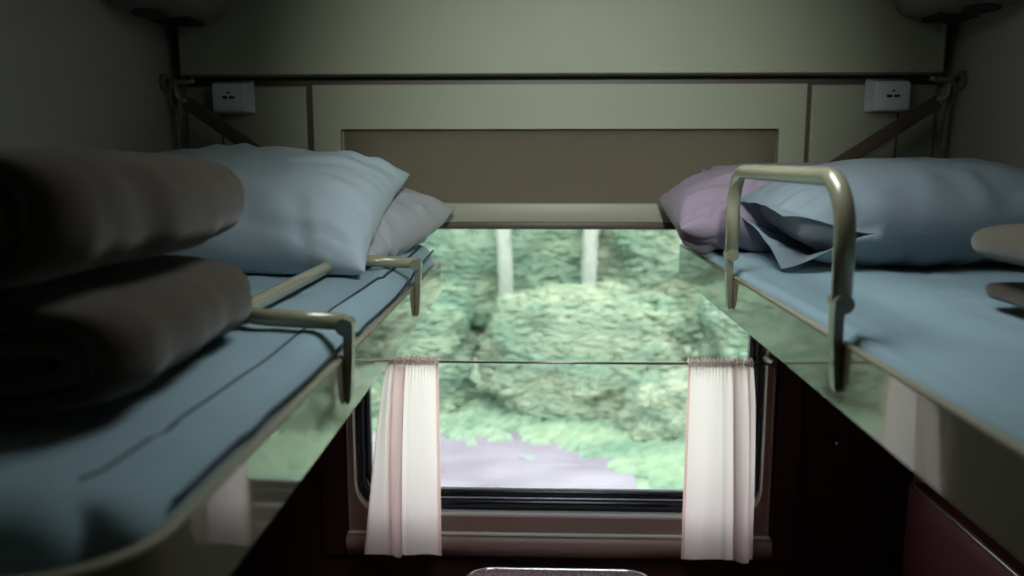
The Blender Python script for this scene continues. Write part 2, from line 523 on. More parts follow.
def berth(side, label):
    s = -1 if side == 'left' else 1
    xf = FL if s < 0 else FR                   # outer face of the fascia
    xw = XL if s < 0 else XR
    zt, zb = (1.492, 1.409) if s < 0 else (1.535, 1.457)
    y0, y1 = (0.465, 2.150) if s < 0 else (0.36, 2.150)
    root = empty('upper_berth', label, 'berth', ((xf + xw) / 2, (y0 + y1) / 2, zb))
    th = 0.011
    # tray that carries the mattress
    xa, xb = sorted((xf + s * th, xw - s * .004))
    obj('tray', B(xa, xb, y0 + .02, y1 - .004, zb + .012, zb + .03), M['tray'], root, smooth=False)
    # fascia with a rounded front corner, running round the foot end
    R_ = 0.09
    def path(off):
        pts = [Vector((xf + s * off, y1, 0))]
        r = R_ - off
        cx, cy = xf + s * R_, y0 + R_
        for k in range(11):
            a = PI / 2 * k / 10
            pts.append(Vector((cx - s * r * math.cos(a), cy - r * math.sin(a), 0)))
        pts.append(Vector((xw - s * .004, y0 + off, 0)))
        return pts
    po, pi_ = path(0), path(th)
    b = bmesh.new()
    rows = []
    for p, q in zip(po, pi_):
        rows.append([b.verts.new((p.x, p.y, zb)), b.verts.new((p.x, p.y, zt - .002)), b.verts.new((p.x + (q.x - p.x) * .2, p.y + (q.y - p.y) * .2, zt)),
                     b.verts.new((p.x + (q.x - p.x) * .8, p.y + (q.y - p.y) * .8, zt)), b.verts.new((q.x, q.y, zt - .002)), b.verts.new((q.x, q.y, zb))])
    for r0, r1 in zip(rows, rows[1:]):
        for k in range(6): b.faces.new((r0[k], r0[(k + 1) % 6], r1[(k + 1) % 6], r1[k]))
    b.faces.new(rows[0]); b.faces.new(rows[-1][::-1])
    obj('fascia', b, M['fascia'], root, auto=35)
    mid = [(p + q) / 2 for p, q in zip(po, pi_)]
    obj('edge_lip', T([Vector((p.x, p.y, zt)) for p in mid], .003, .0058, ref=(0, 0, 1), n=10), M['lip'], root, label='duller cream lip along the top edge')
    xe = sorted((xf + s * th, xw - s * .03))
    obj('end_panel', B(xe[0], xe[1], y1 - .012, y1, zb, zt - .004), M['fascia'], root, smooth=False)
    # stay from the wall hook to the outer corner of the berth
    hk = Vector((-0.878, 2.10, 1.893)) if s < 0 else Vector((0.958, 2.10, 1.890))
    ft = Vector((xf + s * .03, 2.135, zb + .055))
    d = (ft - hk).normalized()
    n_ = Vector((0, 1, 0)); n_ = (n_ - d * n_.dot(d)).normalized(); w_ = d.cross(n_)
    b = bmesh.new()
    lpz = [hk + w_ * .0165 + n_ * -.004, hk - w_ * .0165 + n_ * -.004, ft - w_ * .0165 + n_ * -.004, ft + w_ * .0165 + n_ * -.004]
    prism(b, lpz, n_ * .008)
    bmesh.ops.bevel(b, geom=b.edges[:], offset=.003, segments=1, affect='EDGES')
    st = obj('stay', b, M['stay'], root, smooth=False)
    b = bmesh.new()
    cyl(b, (xw - s * .002, 2.10, 1.94), (xw - s * .010, 2.10, 1.94), .022, 20)
    obj('wall_plate', b, M['housing'], st, auto=40)
    pts = fillet([(xw - s * .012, 2.10, 1.945), (xw - s * .060, 2.092, 1.938), (xw - s * .085, 2.082, 1.942)], .02, 6)
    b = bmesh.new(); tube(b, pts, .006, n=10)
    tube(b, fillet([(xw - s * .03, 2.10, 1.945), (xw - s * .036, 2.098, 1.90), (xw - s * .060, 2.10, 1.893)], .015, 5), .006, n=10)
    obj('hook', b, M['hook'], st)
    b = bmesh.new()
    tube(b, [(xw - s * .022, 2.115, 1.93), (xw - s * .020, 2.13, 1.80), (xw - s * .018, 2.13, 1.56)], .006, n=10)
    obj('hanger_rod', b, M['housing'], st)
    return root

berthL = berth('left', 'left upper berth with glossy cream fascia and guard rail folded down')
berthR = berth('right', 'right upper berth with glossy cream fascia and guard rail standing up')

def bracket(side, y, zj, zlow, rail):
    """tongue-shaped hinge bracket clasped over the fascia"""
    s = -1 if side == 'left' else 1
    xf = (FL if s < 0 else FR) - s * .0005
    w = .009
    out = []
    H = zj - zlow
    for t in [i / 12 for i in range(13)]:
        z = zj + .004 - (H + .004) * t
        d = .013 * (1 - .45 * t ** 2)                    # how far it stands off the fascia
        out.append((xf - s * d, z))
    loop = [(xf, zj + .004)] + out + [(xf - s * .002, zlow - .004), (xf, zlow)]
    b = bmesh.new()
    prism(b, [Vector((x, y - w, z)) for x, z in loop], (0, 2 * w, 0))
    bmesh.ops.bevel(b, geom=b.edges[:], offset=.002, segments=2, affect='EDGES')
    br = obj('bracket', b, M['bracket'], rail, auto=40)
    b = bmesh.new()
    cyl(b, (xf - s * .003, y - w - .005, zj - .004), (xf - s * .003, y + w + .005, zj - .004), .0115, 20)
    bmesh.ops.bevel(b, geom=[e for e in b.edges if len(e.link_faces) == 2 and e.calc_face_angle(0) > 1], offset=.002, segments=2, affect='EDGES')
    obj('hinge', b, M['bracket'], rail, auto=40, label='knuckle joint at the foot of the rail')
    # inner leg behind the fascia lip
    return br

# right rail stands up: an inverted U in the plane of the fascia
xr = FR - .003
pts = fillet([(xr, 0.985, 1.585), (xr, 0.985, 1.730), (xr, 1.555, 1.730), (xr, 1.555, 1.585)], .075, 10)
railR = obj('guard_rail', T(pts, .0122, .0122, ref=(1, 0, 0), n=18), M['tube'], berthR)
b = bmesh.new()
box(b, xr - .012, xr + .012, .969, 1.001, 1.578, 1.640, bev=.006); box(b, xr - .012, xr + .012, 1.539, 1.571, 1.578, 1.640, bev=.006)
bracket('right', 0.985, 1.588, 1.480, railR)
bracket('right', 1.555, 1.582, 1.478, railR)
b.free()
# left rail folded in over the mattress
xl = FL + .003
pts = fillet([(xl, 1.070, 1.541), (xl - .150, 1.070, 1.549), (xl - .150, 1.700, 1.549), (xl, 1.700, 1.541)], .05, 8)
railL = obj('guard_rail', T(pts, .0115, .0115, ref=(0, 0, 1), n=18), M['tube'], berthL)
bracket('left', 1.070, 1.540, 1.434, railL)
bracket('left', 1.700, 1.543, 1.434, railL)

# ------------------------------------------------------------------ mattresses
def mattress(side, label):
    s = -1 if side == 'left' else 1
    xf = (FL if s < 0 else FR) + s * .012
    xw = (XL if s < 0 else XR) - s * .006
    y0, y1 = (0.488, 2.128) if s < 0 else (0.385, 2.125)
    z0 = (1.439 if s < 0 else 1.487) + .001
    zt = 1.528 if s < 0 else 1.552
    xa, xb = sorted((xf, xw))
    def disp(co, n):
        k = max(0.0, n.z)
        e = min(1, abs(co.x - xf) / .12)
        wr = .0045 * nz(co.x * 9, co.y * 2.2, 1.3 + s) + .0022 * nz(co.x * 22 + co.y * 4, co.y * 6, 4)
        q_ = nz(co.x * 5 - co.y * 2.2, co.y * 1.4 + 3 * s, 7.7)
        wr -= .0045 * max(0, 1 - abs(q_) / .07)
        # drag folds running along the outer edge
        fold = .010 * (1 - e) * nz(co.x * 30 + co.y * 1.2, co.y * 1.8, 9 + s)
        z = co.z + k * (wr + fold)
        x = co.x
        if co.z > z0 + .02 and (1 - e) > 0:
            x += -s * .006 * (1 - e) * (0.4 + nz(co.y * 3.1, co.z * 20, 2 * s))
        # the front corner follows the rounded corner of the tray
        if s < 0:
            z += .016 * max(0, min(1, (co.y - 1.70) / .35)) * k
        R_ = .085
        cx, cy = xf + s * R_, y0 + R_
        dx, dy = (cx - x) * s, cy - co.y
        y = co.y
        if dx > 0 and dy > 0:
            L = math.hypot(dx, dy); mx = max(dx, dy)
            x, y = cx - s * dx / L * mx, cy - dy / L * mx
        return Vector((x, y, z))
    root = empty('mattress', label, 'mattress', ((xa + xb) / 2, (y0 + y1) / 2, z0))
    b = rounded_box(bmesh.new(), xa, xb, y0, y1, z0, zt, (.055, .05, .038), res=.0165, disp=disp)
    obj('cover', b, M['sheet'], root)
    def pip(xo, zo, r, ya, yb, drift):
        pts = []
        for i in range(61):
            y = ya + (yb - ya) * i / 60
            t = (y - ya) / (yb - ya)
            co = disp(Vector((xf + s * (xo - drift * t * t), y, zo)), Vector((0, 0, 1)))
            pts.append(co)
        return T(pts, r, n=6)
    if s < 0:
        obj('piping', pip(.050, zt - .0015, .0026, .55, 2.03, .024), M['piping'], root)
        obj('piping', pip(-.001, zt - .020, .0022, .57, 2.05, 0), M['piping'], root)
    return root

matL = mattress('left', 'teal sheeted mattress on the left upper berth under folded blankets')
matR = mattress('right', 'teal sheeted mattress on the right upper berth behind the raised rail')

# ------------------------------------------------------------------ pillows
def pillow_bm(L, W, H, X, zfloor, seed, nu=64, nv=48, pinch=.07, sag=0.0, open_end=None, crease=1.0, p=2.3, ymax=2.128, xlim=None, flat=0.0):
    """cushion of length L (local x), width W (local y), thickness H; X places it; it rests on zfloor"""
    b = bmesh.new()
    fr_ = random.Random(int(seed * 10))
    folds = [(ax, sg, fr_.uniform(-.9, .9), fr_.uniform(.35, .8), fr_.uniform(.035, .07), fr_.uniform(-.5, .5), fr_.uniform(.003, .008))
             for ax, sg, n_ in ((0, 1, 6), (0, -1, 6), (1, 1, 5), (1, -1, 5)) for _ in range(n_)]
    def pt(u, v, sd):
        x = u * L / 2 * (1 - pinch * (1 - v * v) * u * u)
        y = v * W / 2 * (1 - pinch * (1 - u * u) * v * v)
        eu = max(0, 1 - abs(u) ** p)
        ev = max(0, 1 - abs(v) ** p)
        h = H / 2 * (eu ** .5) * (ev ** .5)
        e = math.sqrt(max(0, min(1 - abs(u), 1)) ) * 1.0
        ed = max(abs(u), abs(v))
        # creases that run in from the edges and corners, soft swellings elsewhere
        ang = math.atan2(v, u)
        wr = .008 * nz(x * 6, y * 6, seed) + .004 * nz(x * 15, y * 15, seed + 5)
        rad = math.hypot(u, v)
        wr += crease * .009 * nz(ang * 5.5, rad * 1.3, seed + 11) * max(0, min(1, (rad - .35) * 1.6))
        for cu in (-1, 1):
            for cv in (-1, 1):
                du, dv = u - cu, v - cv
                r = math.hypot(du, dv)
                a = math.atan2(dv, du)
                wr += crease * .009 * nz(a * 6, cu + cv * 2 + r * .7, seed + 23) * math.exp(-r * 2.2) * min(1, r * 4)
        for (ax, sg, t0, ln, wd, sl, dp) in folds:
            a_, t_ = (u, v) if ax == 0 else (v, u)
            k_ = (a_ * sg - (1 - ln)) / ln
            if k_ > 0:
                q_ = (t_ - t0 - sl * (1 - a_ * sg)) / (wd * (1.6 - .6 * k_))
                wr -= crease * dp * min(1, k_ * 1.6) * (math.exp(-q_ * q_) - .55 * math.exp(-(q_ - 1.7) ** 2))
        h2 = h + wr * min(1, h / (H * .18))
        h2 = max(0, h2)
        if open_end is not None:
            t = max(0, min(1, (-u - .45) / .55)); t = t * t * (3 - 2 * t)
            lip = t * (open_end * (.12 + .88 * (.5 - .5 * v)) + .003 * nz(v * 6, sd * 3, seed))
            h2 = max(h2, lip) if sd < 0 else max(h2, lip)
        z = sd * h2
        z -= sag * u * u * v * v
        return Vector((x, y, z))
    grids = []
    for sd in (1, -1):
        g = []
        for i in range(nu + 1):
            row = []
            u = -1 + 2 * i / nu
            u = math.copysign(1 - (1 - abs(u)) ** 1.35, u)
            for j in range(nv + 1):
                v = -1 + 2 * j / nv
                v = math.copysign(1 - (1 - abs(v)) ** 1.35, v)
                if sd < 0 and (j == nv or i == nu or (j == 0 and (open_end is None or u > -.45)) or (i == 0 and open_end is None)):
                    row.append(grids[0][i][j]); continue
                co = X @ pt(u, v, sd)
                if zfloor is not None:
                    zf = (zfloor(co.x) if callable(zfloor) else zfloor) + .002
                    if co.z < zf: co.z = zf + (co.z - zf) * .02
                if co.y > ymax: co.y = ymax + (co.y - ymax) * .03
                if xlim is not None:
                    if xlim < 0 and co.x < xlim: co.x = xlim + (co.x - xlim) * .02
                    if xlim > 0 and co.x > xlim: co.x = xlim + (co.x - xlim) * .02
                row.append(b.verts.new(co))
            g.append(row)
        grids.append(g)
        for i in range(nu):
            for j in range(nv):
                q = (g[i][j], g[i + 1][j], g[i + 1][j + 1], g[i][j + 1])
                if len(set(q)) >= 3:
                    b.faces.new(q if sd > 0 else q[::-1])
    return b

def frame_from(c, ex, ey):
    ex = Vector(ex).normalized(); ey = Vector(ey); ey = (ey - ex * ey.dot(ex)).normalized(); ez = ex.cross(ey)
    m = Matrix((ex, ey, ez)).transposed().to_4x4()
    m.translation = Vector(c)
    return m

ZL, ZR = 1.530, 1.554
Xp = frame_from((-0.560, 2.000, 1.588), (.94, -.34, -.01), (.36, .90, .22))
b = pillow_bm(.60, .42, .19, Xp, ZL, 3.1, crease=2.0, xlim=-.925, p=2.8, pinch=.04)
pb = obj('pillow', b, M['pillow_white'], label='off-white pillow nearest the window on the left berth, mostly hidden', cat='pillow', group='pillows on the upper berths')
Xp = frame_from((-0.652, 1.785, 1.640), (1, -.05, .0), (.25, .40, .165))
b = pillow_bm(.67, .47, .218, Xp, ZL, 8.4, crease=1.0, xlim=-.925, p=2.8, pinch=.06, sag=.012)
pf = obj('pillow', b, M['pillow_blue'], label='plump grey-blue pillow leaning in front on the left berth', cat='pillow', group='pillows on the upper berths')

Xp = frame_from((0.625, 1.955, 1.635), (1, 0, .02), (-.02, .42, .05))
b = pillow_bm(.66, .36, .205, Xp, lambda x: ZR if x > .385 else (1.542 if x > .345 else 1.515), 14.2, crease=2.6, xlim=1.0, p=3.4, pinch=.03)
pm = obj('pillow', b, M['pillow_pink'], label='mauve pillow nearest the window on the right berth, overhanging its fascia', cat='pillow', group='pillows on the upper berths')
Xp = frame_from((0.722, 1.680, 1.652), (1, .02, .04), (-.11, .32, .03))
rt = empty('pillow', 'grey-blue pillow with open pillowcase mouth behind the raised rail', 'pillow', (0.76, 1.70, ZR), group='pillows on the upper berths')
b = pillow_bm(.61, .40, .205, Xp, ZR, 21.7, crease=1.0, open_end=.046, xlim=1.0, p=2.4, pinch=.03, sag=.012)
bmesh.ops.solidify(b, geom=b.faces[:], thickness=.0015)
obj('pillowcase', b, M['pillow_blue'], rt)
Xi = frame_from((0.730, 1.680, 1.651), (1, .02, .04), (-.11, .32, .03))
b = pillow_bm(.56, .36, .15, Xi, ZR + .004, 31.7, crease=.8, xlim=.99, p=3)
obj('inner_pillow', b, M['inner'], rt, label='grey inner pillow seen inside the open case')

# ------------------------------------------------------------------ blankets: folded in a flattened coil, fold lines along Y
def coil_path(w, h, t, turns):
    """centre line of a flattened coil of cloth thickness t in the XZ plane, outermost first"""
    pts = []
    N = int(turns * 56)
    for i in range(N + 1):
        k = i / 56
        a = 2 * PI * k - PI / 2
        hw, hh = w / 2 - t * (.5 + k), h / 2 - t * (.5 + k)
        e = .40
        ca, sa = math.cos(a), math.sin(a)
        x = math.copysign(abs(ca) ** e, ca) * max(hw, .02)
        z = math.copysign(abs(sa) ** .62, sa) * max(hh, .004)
        pts.append((x, z))
    return pts

def blanket_bm(cx, y0, y1, z0, w, h, t, turns, seed, yaw=0.0, ny=26, amp=.007, xshift=None):
    pts = coil_path(w, h, t, turns)
    n = len(pts)
    b = bmesh.new()
    rows = []
    cy = (y0 + y1) / 2
    for j in range(ny + 1):
        f = j / ny
        y = y0 + (y1 - y0) * f
        e = min(f, 1 - f)
        rnd = 1 - .06 * max(0, 1 - e / .12) ** 2
        rr = []
        for i, (x, z) in enumerate(pts):
            px, pz = pts[max(i - 1, 0)]; qx, qz = pts[min(i + 1, n - 1)]
            tx, tz = qx - px, qz - pz
            L = math.hypot(tx, tz) or 1
            nx_, nz2 = -tz / L, tx / L
            tt = t * .46 * (1 - .25 * max(0, 1 - e / .06))
            wob = amp * nz(x * 7 + 1, y * 9, seed) + amp * .8 * nz(x * 3, y * 22 + z * 10, seed + 4) * min(1, abs(x) / (w * .3))
            xx, zz = x * rnd + wob * (1 if x > 0 else -1), z * rnd
            zz += .5 * amp * nz(x * 6, y * 6, seed + 9)
            far = max(0, (f - .62) / .38) ** 2
            if x > 0: xx -= .10 * far * x / (w / 2) * (w / 2)
            zz -= (zz + h / 2) * .16 * far * max(0, x / (w / 2))
            yy = y + .012 * nz(x * 3, i * .03, seed + 2) * (1 if f < .5 else -1)
            for sg in (1, -1):
                X_, Z_ = xx + nx_ * tt * sg, zz + nz2 * tt * sg
                Xw = cx + X_ * math.cos(yaw) - (yy - cy) * math.sin(yaw)
                Yw = cy + X_ * math.sin(yaw) + (yy - cy) * math.cos(yaw)
                Zw = max(z0 + .001, z0 + h / 2 + Z_)
                rr.append(b.verts.new((Xw, Yw, Zw)))
        rows.append(rr)
    for r0, r1 in zip(rows, rows[1:]):
        for i in range(n - 1):
            a, c = 2 * i, 2 * (i + 1)
            b.faces.new((r0[a], r0[c], r1[c], r1[a]))
            b.faces.new((r0[a + 1], r1[a + 1], r1[c + 1], r0[c + 1]))
        b.faces.new((r0[0], r1[0], r1[1], r0[1]))
        b.faces.new((r0[-2], r0[-1], r1[-1], r1[-2]))
    for r in (rows[0], rows[-1]):
        for i in range(n - 1):
            a, c = 2 * i, 2 * (i + 1)
            b.faces.new((r[a], r[a + 1], r[c + 1], r[c]))
    return b

obj('folded_blanket', blanket_bm(-0.590, .640, 1.100, ZL + .004, .50, .110, .021, 2.2, 2.0, yaw=.05, amp=.010), M['wool'],
    label='lower brown wool blanket of the folded pair on the left berth', cat='blanket', group='folded blankets')
obj('folded_blanket', blanket_bm(-0.604, .620, 1.085, ZL + .112, .50, .130, .021, 2.4, 6.0, yaw=.02, amp=.010), M['wool'],
    label='upper brown wool blanket stacked atop another on the left berth', cat='blanket', group='folded blankets')
obj('folded_blanket', blanket_bm(0.750, .74, 1.14, ZR + .004, .36, .040, .018, .9, 12.0, yaw=-.03, amp=.003), M['wool'],
    label='lower brown blanket at the right edge of the right berth', cat='blanket', group='folded blankets')
obj('folded_blanket', blanket_bm(0.735, .74, 1.15, ZR + .044, .38, .086, .024, 1.4, 17.0, yaw=-.04, amp=.004), M['wool_light'],
    label='tan blanket lying uppermost at the right edge of the right berth', cat='blanket', group='folded blankets')

# ------------------------------------------------------------------ curtains and rod
rod = empty('curtain_rod', 'thin steel curtain rod across the middle of the window', 'curtain rod', (0.05, 2.15, 1.233))
obj('rod', T([(-0.50, 2.118, 1.233), (0.60, 2.118, 1.233)], .0038, n=10), M['rod'], rod)
for x in (-0.50, 0.60):
    b = bmesh.new(); cyl(b, (x, 2.114, 1.233), (x, 2.186, 1.233), .009)
    obj('rod_holder', b, M['rod'], rod, auto=40)

def curtain(x_top, x_bot, ztop, zbot, fold, edges, label, seed, nxs=130, nzs=60):
    """fold(s, t) -> (fraction across, depth); s across 0..1, t down 0..1"""
    root = empty('curtain', label, 'curtain', ((x_bot[0] + x_bot[1]) / 2, 2.118, zbot))
    def P(s, t):
        f, d = fold(s, t)
        xa = x_top[0] + (x_bot[0] - x_top[0]) * t ** .8
        xb = x_top[1] + (x_bot[1] - x_top[1]) * t ** .8
        z = ztop + (zbot - ztop) * t
        hem = .006 * nz(s * 4, 1, seed) * t
        return Vector((xa + (xb - xa) * f, 2.111 + d, z + hem))
    def sheet(s0, s1, t0, t1, n, m_, off=0.0):
        b = bmesh.new()
        g = [[b.verts.new(P(s0 + (s1 - s0) * i / n, t0 + (t1 - t0) * j / m_) + Vector((0, off, 0))) for j in range(m_ + 1)] for i in range(n + 1)]
        for i in range(n):
            for j in range(m_): b.faces.new((g[i][j], g[i + 1][j], g[i + 1][j + 1], g[i][j + 1]))
        return b
    obj('cloth', sheet(0, 1, 0, 1, nxs, nzs), M['curtain'], root)
    for a, c in edges:
        obj('side_hem', sheet(a, c, 0, 1, 4, nzs, -.0012), M['curtain_hem'], root, label='darker pink stitched side hem')
    # gathered heading on the rod
    b = bmesh.new()
    n = 110
    g = []
    for i in range(n + 1):
        x = x_top[0] + (x_top[1] - x_top[0]) * i / n
        w = .003 * math.sin(i * 1.15 + 2 * nz(i * .13, 0, seed)) + .002 * nz(i * .7, 3, seed)
        fr = .013 + .004 * math.sin(i * .9 + 3 * nz(i * .15, 2, seed)) + .003 * nz(i * .5, 7, seed)
        col = [(2.1115 + w * .5, ztop - .004), (2.1105 + w, 1.233), (2.113 + w, 1.2395), (2.118 + w * 1.6, 1.233 + fr), (2.124 + w, 1.2395), (2.125 + w, 1.229)]
        g.append([b.verts.new((x, y, z)) for y, z in col])
    for i in range(n):
        for j in range(5): b.faces.new((g[i][j], g[i + 1][j], g[i + 1][j + 1], g[i][j + 1]))
    obj('gathered_heading', b, M['curtain'], root)
    return root

def foldL(s, t):
    # flat flap, three tight pleats, then a wide flat panel
    if s < .22: f = s / .22 * (.10 + .22 * t)
    elif s < .62:
        q = (s - .22) / .40
        a0 = .10 + .22 * t; a1 = .42 + .10 * t
        f = a0 + (a1 - a0) * (q + .24 * math.sin(q * 4 * PI))
    else:
        a1 = .42 + .10 * t
        f = a1 + (1 - a1) * (s - .62) / .38
    q = max(0, min(1, (s - .18) / .48))
    env = math.sin(PI * q)
    d = -.020 * env * math.sin(q * 4 * PI + .9) * (.5 + .5 * t) + .006 * nz(s * 5, t * 2, 1.5) + .002 * math.sin(s * 160) * max(0, 1 - t * 9)
    return f, d - .004 * t
def foldR(s, t):
    if s < .45: f = s / .45 * .58
    else:
        q = (s - .45) / .55
        f = .58 + .42 * (q + .15 * math.sin(q * 4 * PI)) * (1 - .22 * q * max(0, t - .2) * (t < 2))
    q = max(0, min(1, (s - .40) / .60))
    d = -.020 * math.sin(q * 4 * PI + .9) * math.sin(PI * min(1, q * 1.02)) * (.5 + .5 * t) + .006 * nz(s * 5, t * 2, 8.5) + .002 * math.sin(s * 160) * max(0, 1 - t * 9)
    return f, d - .004 * t
curtain((-0.394, -0.260), (-0.466, -0.258), 1.229, 0.705, foldL, ((.965, 1.0), (.0, .02)), 'left pale pink curtain hanging from the rod beneath the left berth', 1.0)
curtain((0.381, 0.548), (0.379, 0.582), 1.229, 0.705, foldR, ((.0, .03),), 'right pale pink curtain hanging from the rod beneath the right berth', 2.0)

# ------------------------------------------------------------------ table under the window
tb = empty('folding_table', 'small speckled table with a metal rim under the window', 'table', (0.055, 2.0, 0))
TZ = 0.640
lp = rrect(-0.195, 0.305, 1.52, 2.160, .075, 0, seg=10)
top = [Vector((p.x, p.z, TZ - .022)) for p in lp]
obj('tabletop', prism(bmesh.new(), top, (0, 0, .022)), M['table'], tb, smooth=False)
b = bmesh.new()
tube(b, [Vector((p.x, p.z, TZ - .009)) for p in rrect(-0.199, 0.309, 1.516, 2.164, .079, 0, seg=10)], .006, .014, ref=(1, 0, 0), n=10, closed=True)
obj('rim', b, M['alu'], tb)
obj('leg', T([(0.055, 1.62, 0.001), (0.055, 1.62, TZ - .023)], .02, n=16), M['alu'], tb, auto=40)
obj('wall_bracket', B(-0.10, 0.21, 2.12, 2.165, TZ - .075, TZ - .023, bev=.004), M['bolt'], tb, smooth=False)

# ------------------------------------------------------------------ lower berths
def lower(side, label):
    s = -1 if side == 'left' else 1
    xw = (XL if s < 0 else XR) - s * .003
    root = empty('lower_berth', label, 'berth', (xw - s * .35, 1.2, 0))
    def bx(a, c, *r, **k):
        x0, x1 = sorted((xw - s * a, xw - s * c)); return B(x0, x1, *r, **k)
    def rb(a, c, y0, y1, z0, z1, r):
        x0, x1 = sorted((xw - s * a, xw - s * c)); return rounded_box(bmesh.new(), x0, x1, y0, y1, z0, z1, r, res=.03)
    obj('base', bx(.02, .64, .45, 2.15, 0.001, .33, bev=.005), M['maroon'], root, smooth=False)
    obj('seat_cushion', rb(.075, .68, .44, 2.14, .332, .46, (.03, .03, .04)), M['red_cover'], root)
    obj('backrest', rb(.002, .062, .44, 2.11, .47, .935, (.025, .03, .03)), M['red_cover'], root)
    obj('backrest_trim', bx(.055, .065, .45, 2.11, .932, .940, bev=.002), M['alu'], root, smooth=False)
    obj('back_board', bx(.0, .03, .44, 2.11, .940, 1.12, bev=.004), M['red_cover'], root, smooth=False)
    return root
lower('left', 'red covered lower berth in the shadow below the left berth')
lower('right', 'red covered lower berth with metal backrest trim below the right berth')
sc = empty('coat_hook', 'small dark metal hook on the maroon wall beneath the right berth', 'hook', (0.79, 2.19, 1.0))
b = bmesh.new(); cyl(b, (0.790, 2.199, 1.0), (0.790, 2.192, 1.0), .016, 18)
obj('plate', b, M['bolt'], sc, auto=40)
obj('peg', T(fillet([(0.790, 2.194, 1.0), (0.790, 2.172, .997), (0.790, 2.165, 1.012)], .01, 5), .005, n=10), M['alu'], sc)

# ------------------------------------------------------------------ usb boxes
def usb_box(x0, x1, z0, z1, toward, label):
    root = empty('socket_box', label, 'socket', ((x0 + x1) / 2, 2.188, z0), group='usb sockets beside the blind')
    d = .045
    fx0, fx1 = x0 + .003, x1 - .003
    if toward > 0: fx1 = x1 - .013
    else: fx0 = x0 + .013
    yb, yf = 2.188, 2.188 - d
    b = bmesh.new()
    back = [(x0, yb, z0), (x1, yb, z0), (x1, yb, z1), (x0, yb, z1)]
    fr = [(fx0, yf, z0 + .004), (fx1, yf, z0 + .004), (fx1, yf, z1 - .012), (fx0, yf, z1 - .012)]
    A = [b.verts.new(p) for p in back]; F = [b.verts.new(p) for p in fr]
    b.faces.new(A); b.faces.new(F)
    for k in range(4): b.faces.new((A[k], A[(k + 1) % 4], F[(k + 1) % 4], F[k]))
    bmesh.ops.bevel(b, geom=b.edges[:], offset=.003, segments=2, affect='EDGES')
    obj('body', b, M['plastic'], root, auto=35)
    cx = (fx0 + fx1) / 2; cz = (z0 + z1) / 2 - .004
    for dx in (-.009, .009):
        obj('usb_port', B(cx + dx - .0068, cx + dx + .0068, yf - .001, yf + .004, cz - .0035, cz + .0035, bev=.0008), M['port'], root, smooth=False)
    # small printed arrow mark above the ports
    b = bmesh.new()
    zc = cz + .013
    prism(b, [Vector((cx - .006, yf - .0006, zc - .002)), Vector((cx + .006, yf - .0006, zc - .003)), Vector((cx + .004, yf - .0006, zc)), Vector((cx + .001, yf - .0006, zc + .003)), Vector((cx - .003, yf - .0006, zc))], (0, .001, 0))
    obj('printed_mark', b, M['port'], root, smooth=False)
usb_box(-0.832, -0.733, 1.868, 1.952, 1, 'white usb socket box left of the blind')
usb_box(0.812, 0.912, 1.868, 1.952, -1, 'white usb socket box right of the blind')

# ------------------------------------------------------------------ housings in the upper corners
def housing(side, label):
    s = -1 if side == 'left' else 1
    xw = (XL if s < 0 else XR) - s * .001
    root = empty('reading_lamp', label, 'lamp', (xw - s * .08, 2.0, 2.066), group='reading lamps in the upper corners')
    x0, x1 = sorted((xw, xw - s * .182))
    def disp(co, n):
        t = abs(co.x - xw) / .182
        return Vector((co.x, co.y, co.z + (.02 * t if n.z < 0 else 0)))
    obj('shell', rounded_box(bmesh.new(), x0, x1, 1.80, 2.116, 2.066, 2.235, (.04, .03, .05), res=.02, disp=disp), M['housing'], root)
    xs = xw - s * .065
    lp = [Vector((xs + .035 * math.cos(a), 1.91 + .055 * math.sin(a), 2.0685)) for a in [2 * PI * k / 24 for k in range(24)]]
    obj('lens', prism(bmesh.new(), lp, (0, 0, .012)), M['housing_dark'], root, smooth=False)
    for k in range(4):
        y = 1.99 + .025 * k
        xa, xb = sorted((xw - s * .03, xw - s * .12))
        obj('vent_slot', B(xa, xb, y, y + .008, 2.0675, 2.09), M['housing_dark'], root, smooth=False)
housing('left', 'grey lamp housing high in the corner above the left berth')
housing('right', 'grey lamp housing high in the corner above the right berth')

# fixtures of the added ceiling lamp and spotlight, both unseen; door behind the camera
cl = empty('added_ceiling_lamp', 'unseen flat ceiling lamp added between the two upper berths', 'lamp', (0.14, 1.25, 2.27))
b = bmesh.new()
for a in ((-.05, .33, .96, .985), (-.05, .33, 1.515, 1.54)): box(b, a[0], a[1], a[2], a[3], 2.268, 2.2995)
for a in ((-.05, -.025), (.305, .33)): box(b, a[0], a[1], .985, 1.515, 2.268, 2.2995)
obj('frame', b, M['alu'], cl, smooth=False)
obj('diffuser', B(-.024, .304, .986, 1.514, 2.278, 2.285), M['diffuser'], cl, smooth=False)
sl = empty('added_spotlight', 'small round spotlight added unseen on the ceiling over the compartment door', 'lamp', (0.10, -0.10, 2.25))
b = bmesh.new(); cyl(b, (0.10, -0.10, 2.275), (0.10, -0.10, 2.299), .06, 24)
obj('base', b, M['alu'], sl, auto=40)
obj('stem', T([(0.10, -0.10, 2.262), (0.10, -0.10, 2.278)], .012, n=12), M['alu'], sl, auto=40)
b = bmesh.new(); cyl(b, (0.10, -0.155, 2.246), (0.10, -0.215, 2.256), .045, 24)
obj('lamp_head', b, M['alu'], sl, auto=40)
obj('arm', T([(0.10, -0.10, 2.266), (0.10, -0.16, 2.252)], .010, n=10), M['alu'], sl, auto=40)
dr = empty('door_1', loc=(0.03, -0.30, 0), kind='structure')
obj('door_leaf', B(-.33, .39, -.299, -.275, .005, 2.0, bev=.004), M['olive'], dr, smooth=False)
obj('door_handle', B(.31, .335, -.276, -.25, .98, 1.12, bev=.005), M['alu'], dr, smooth=False)

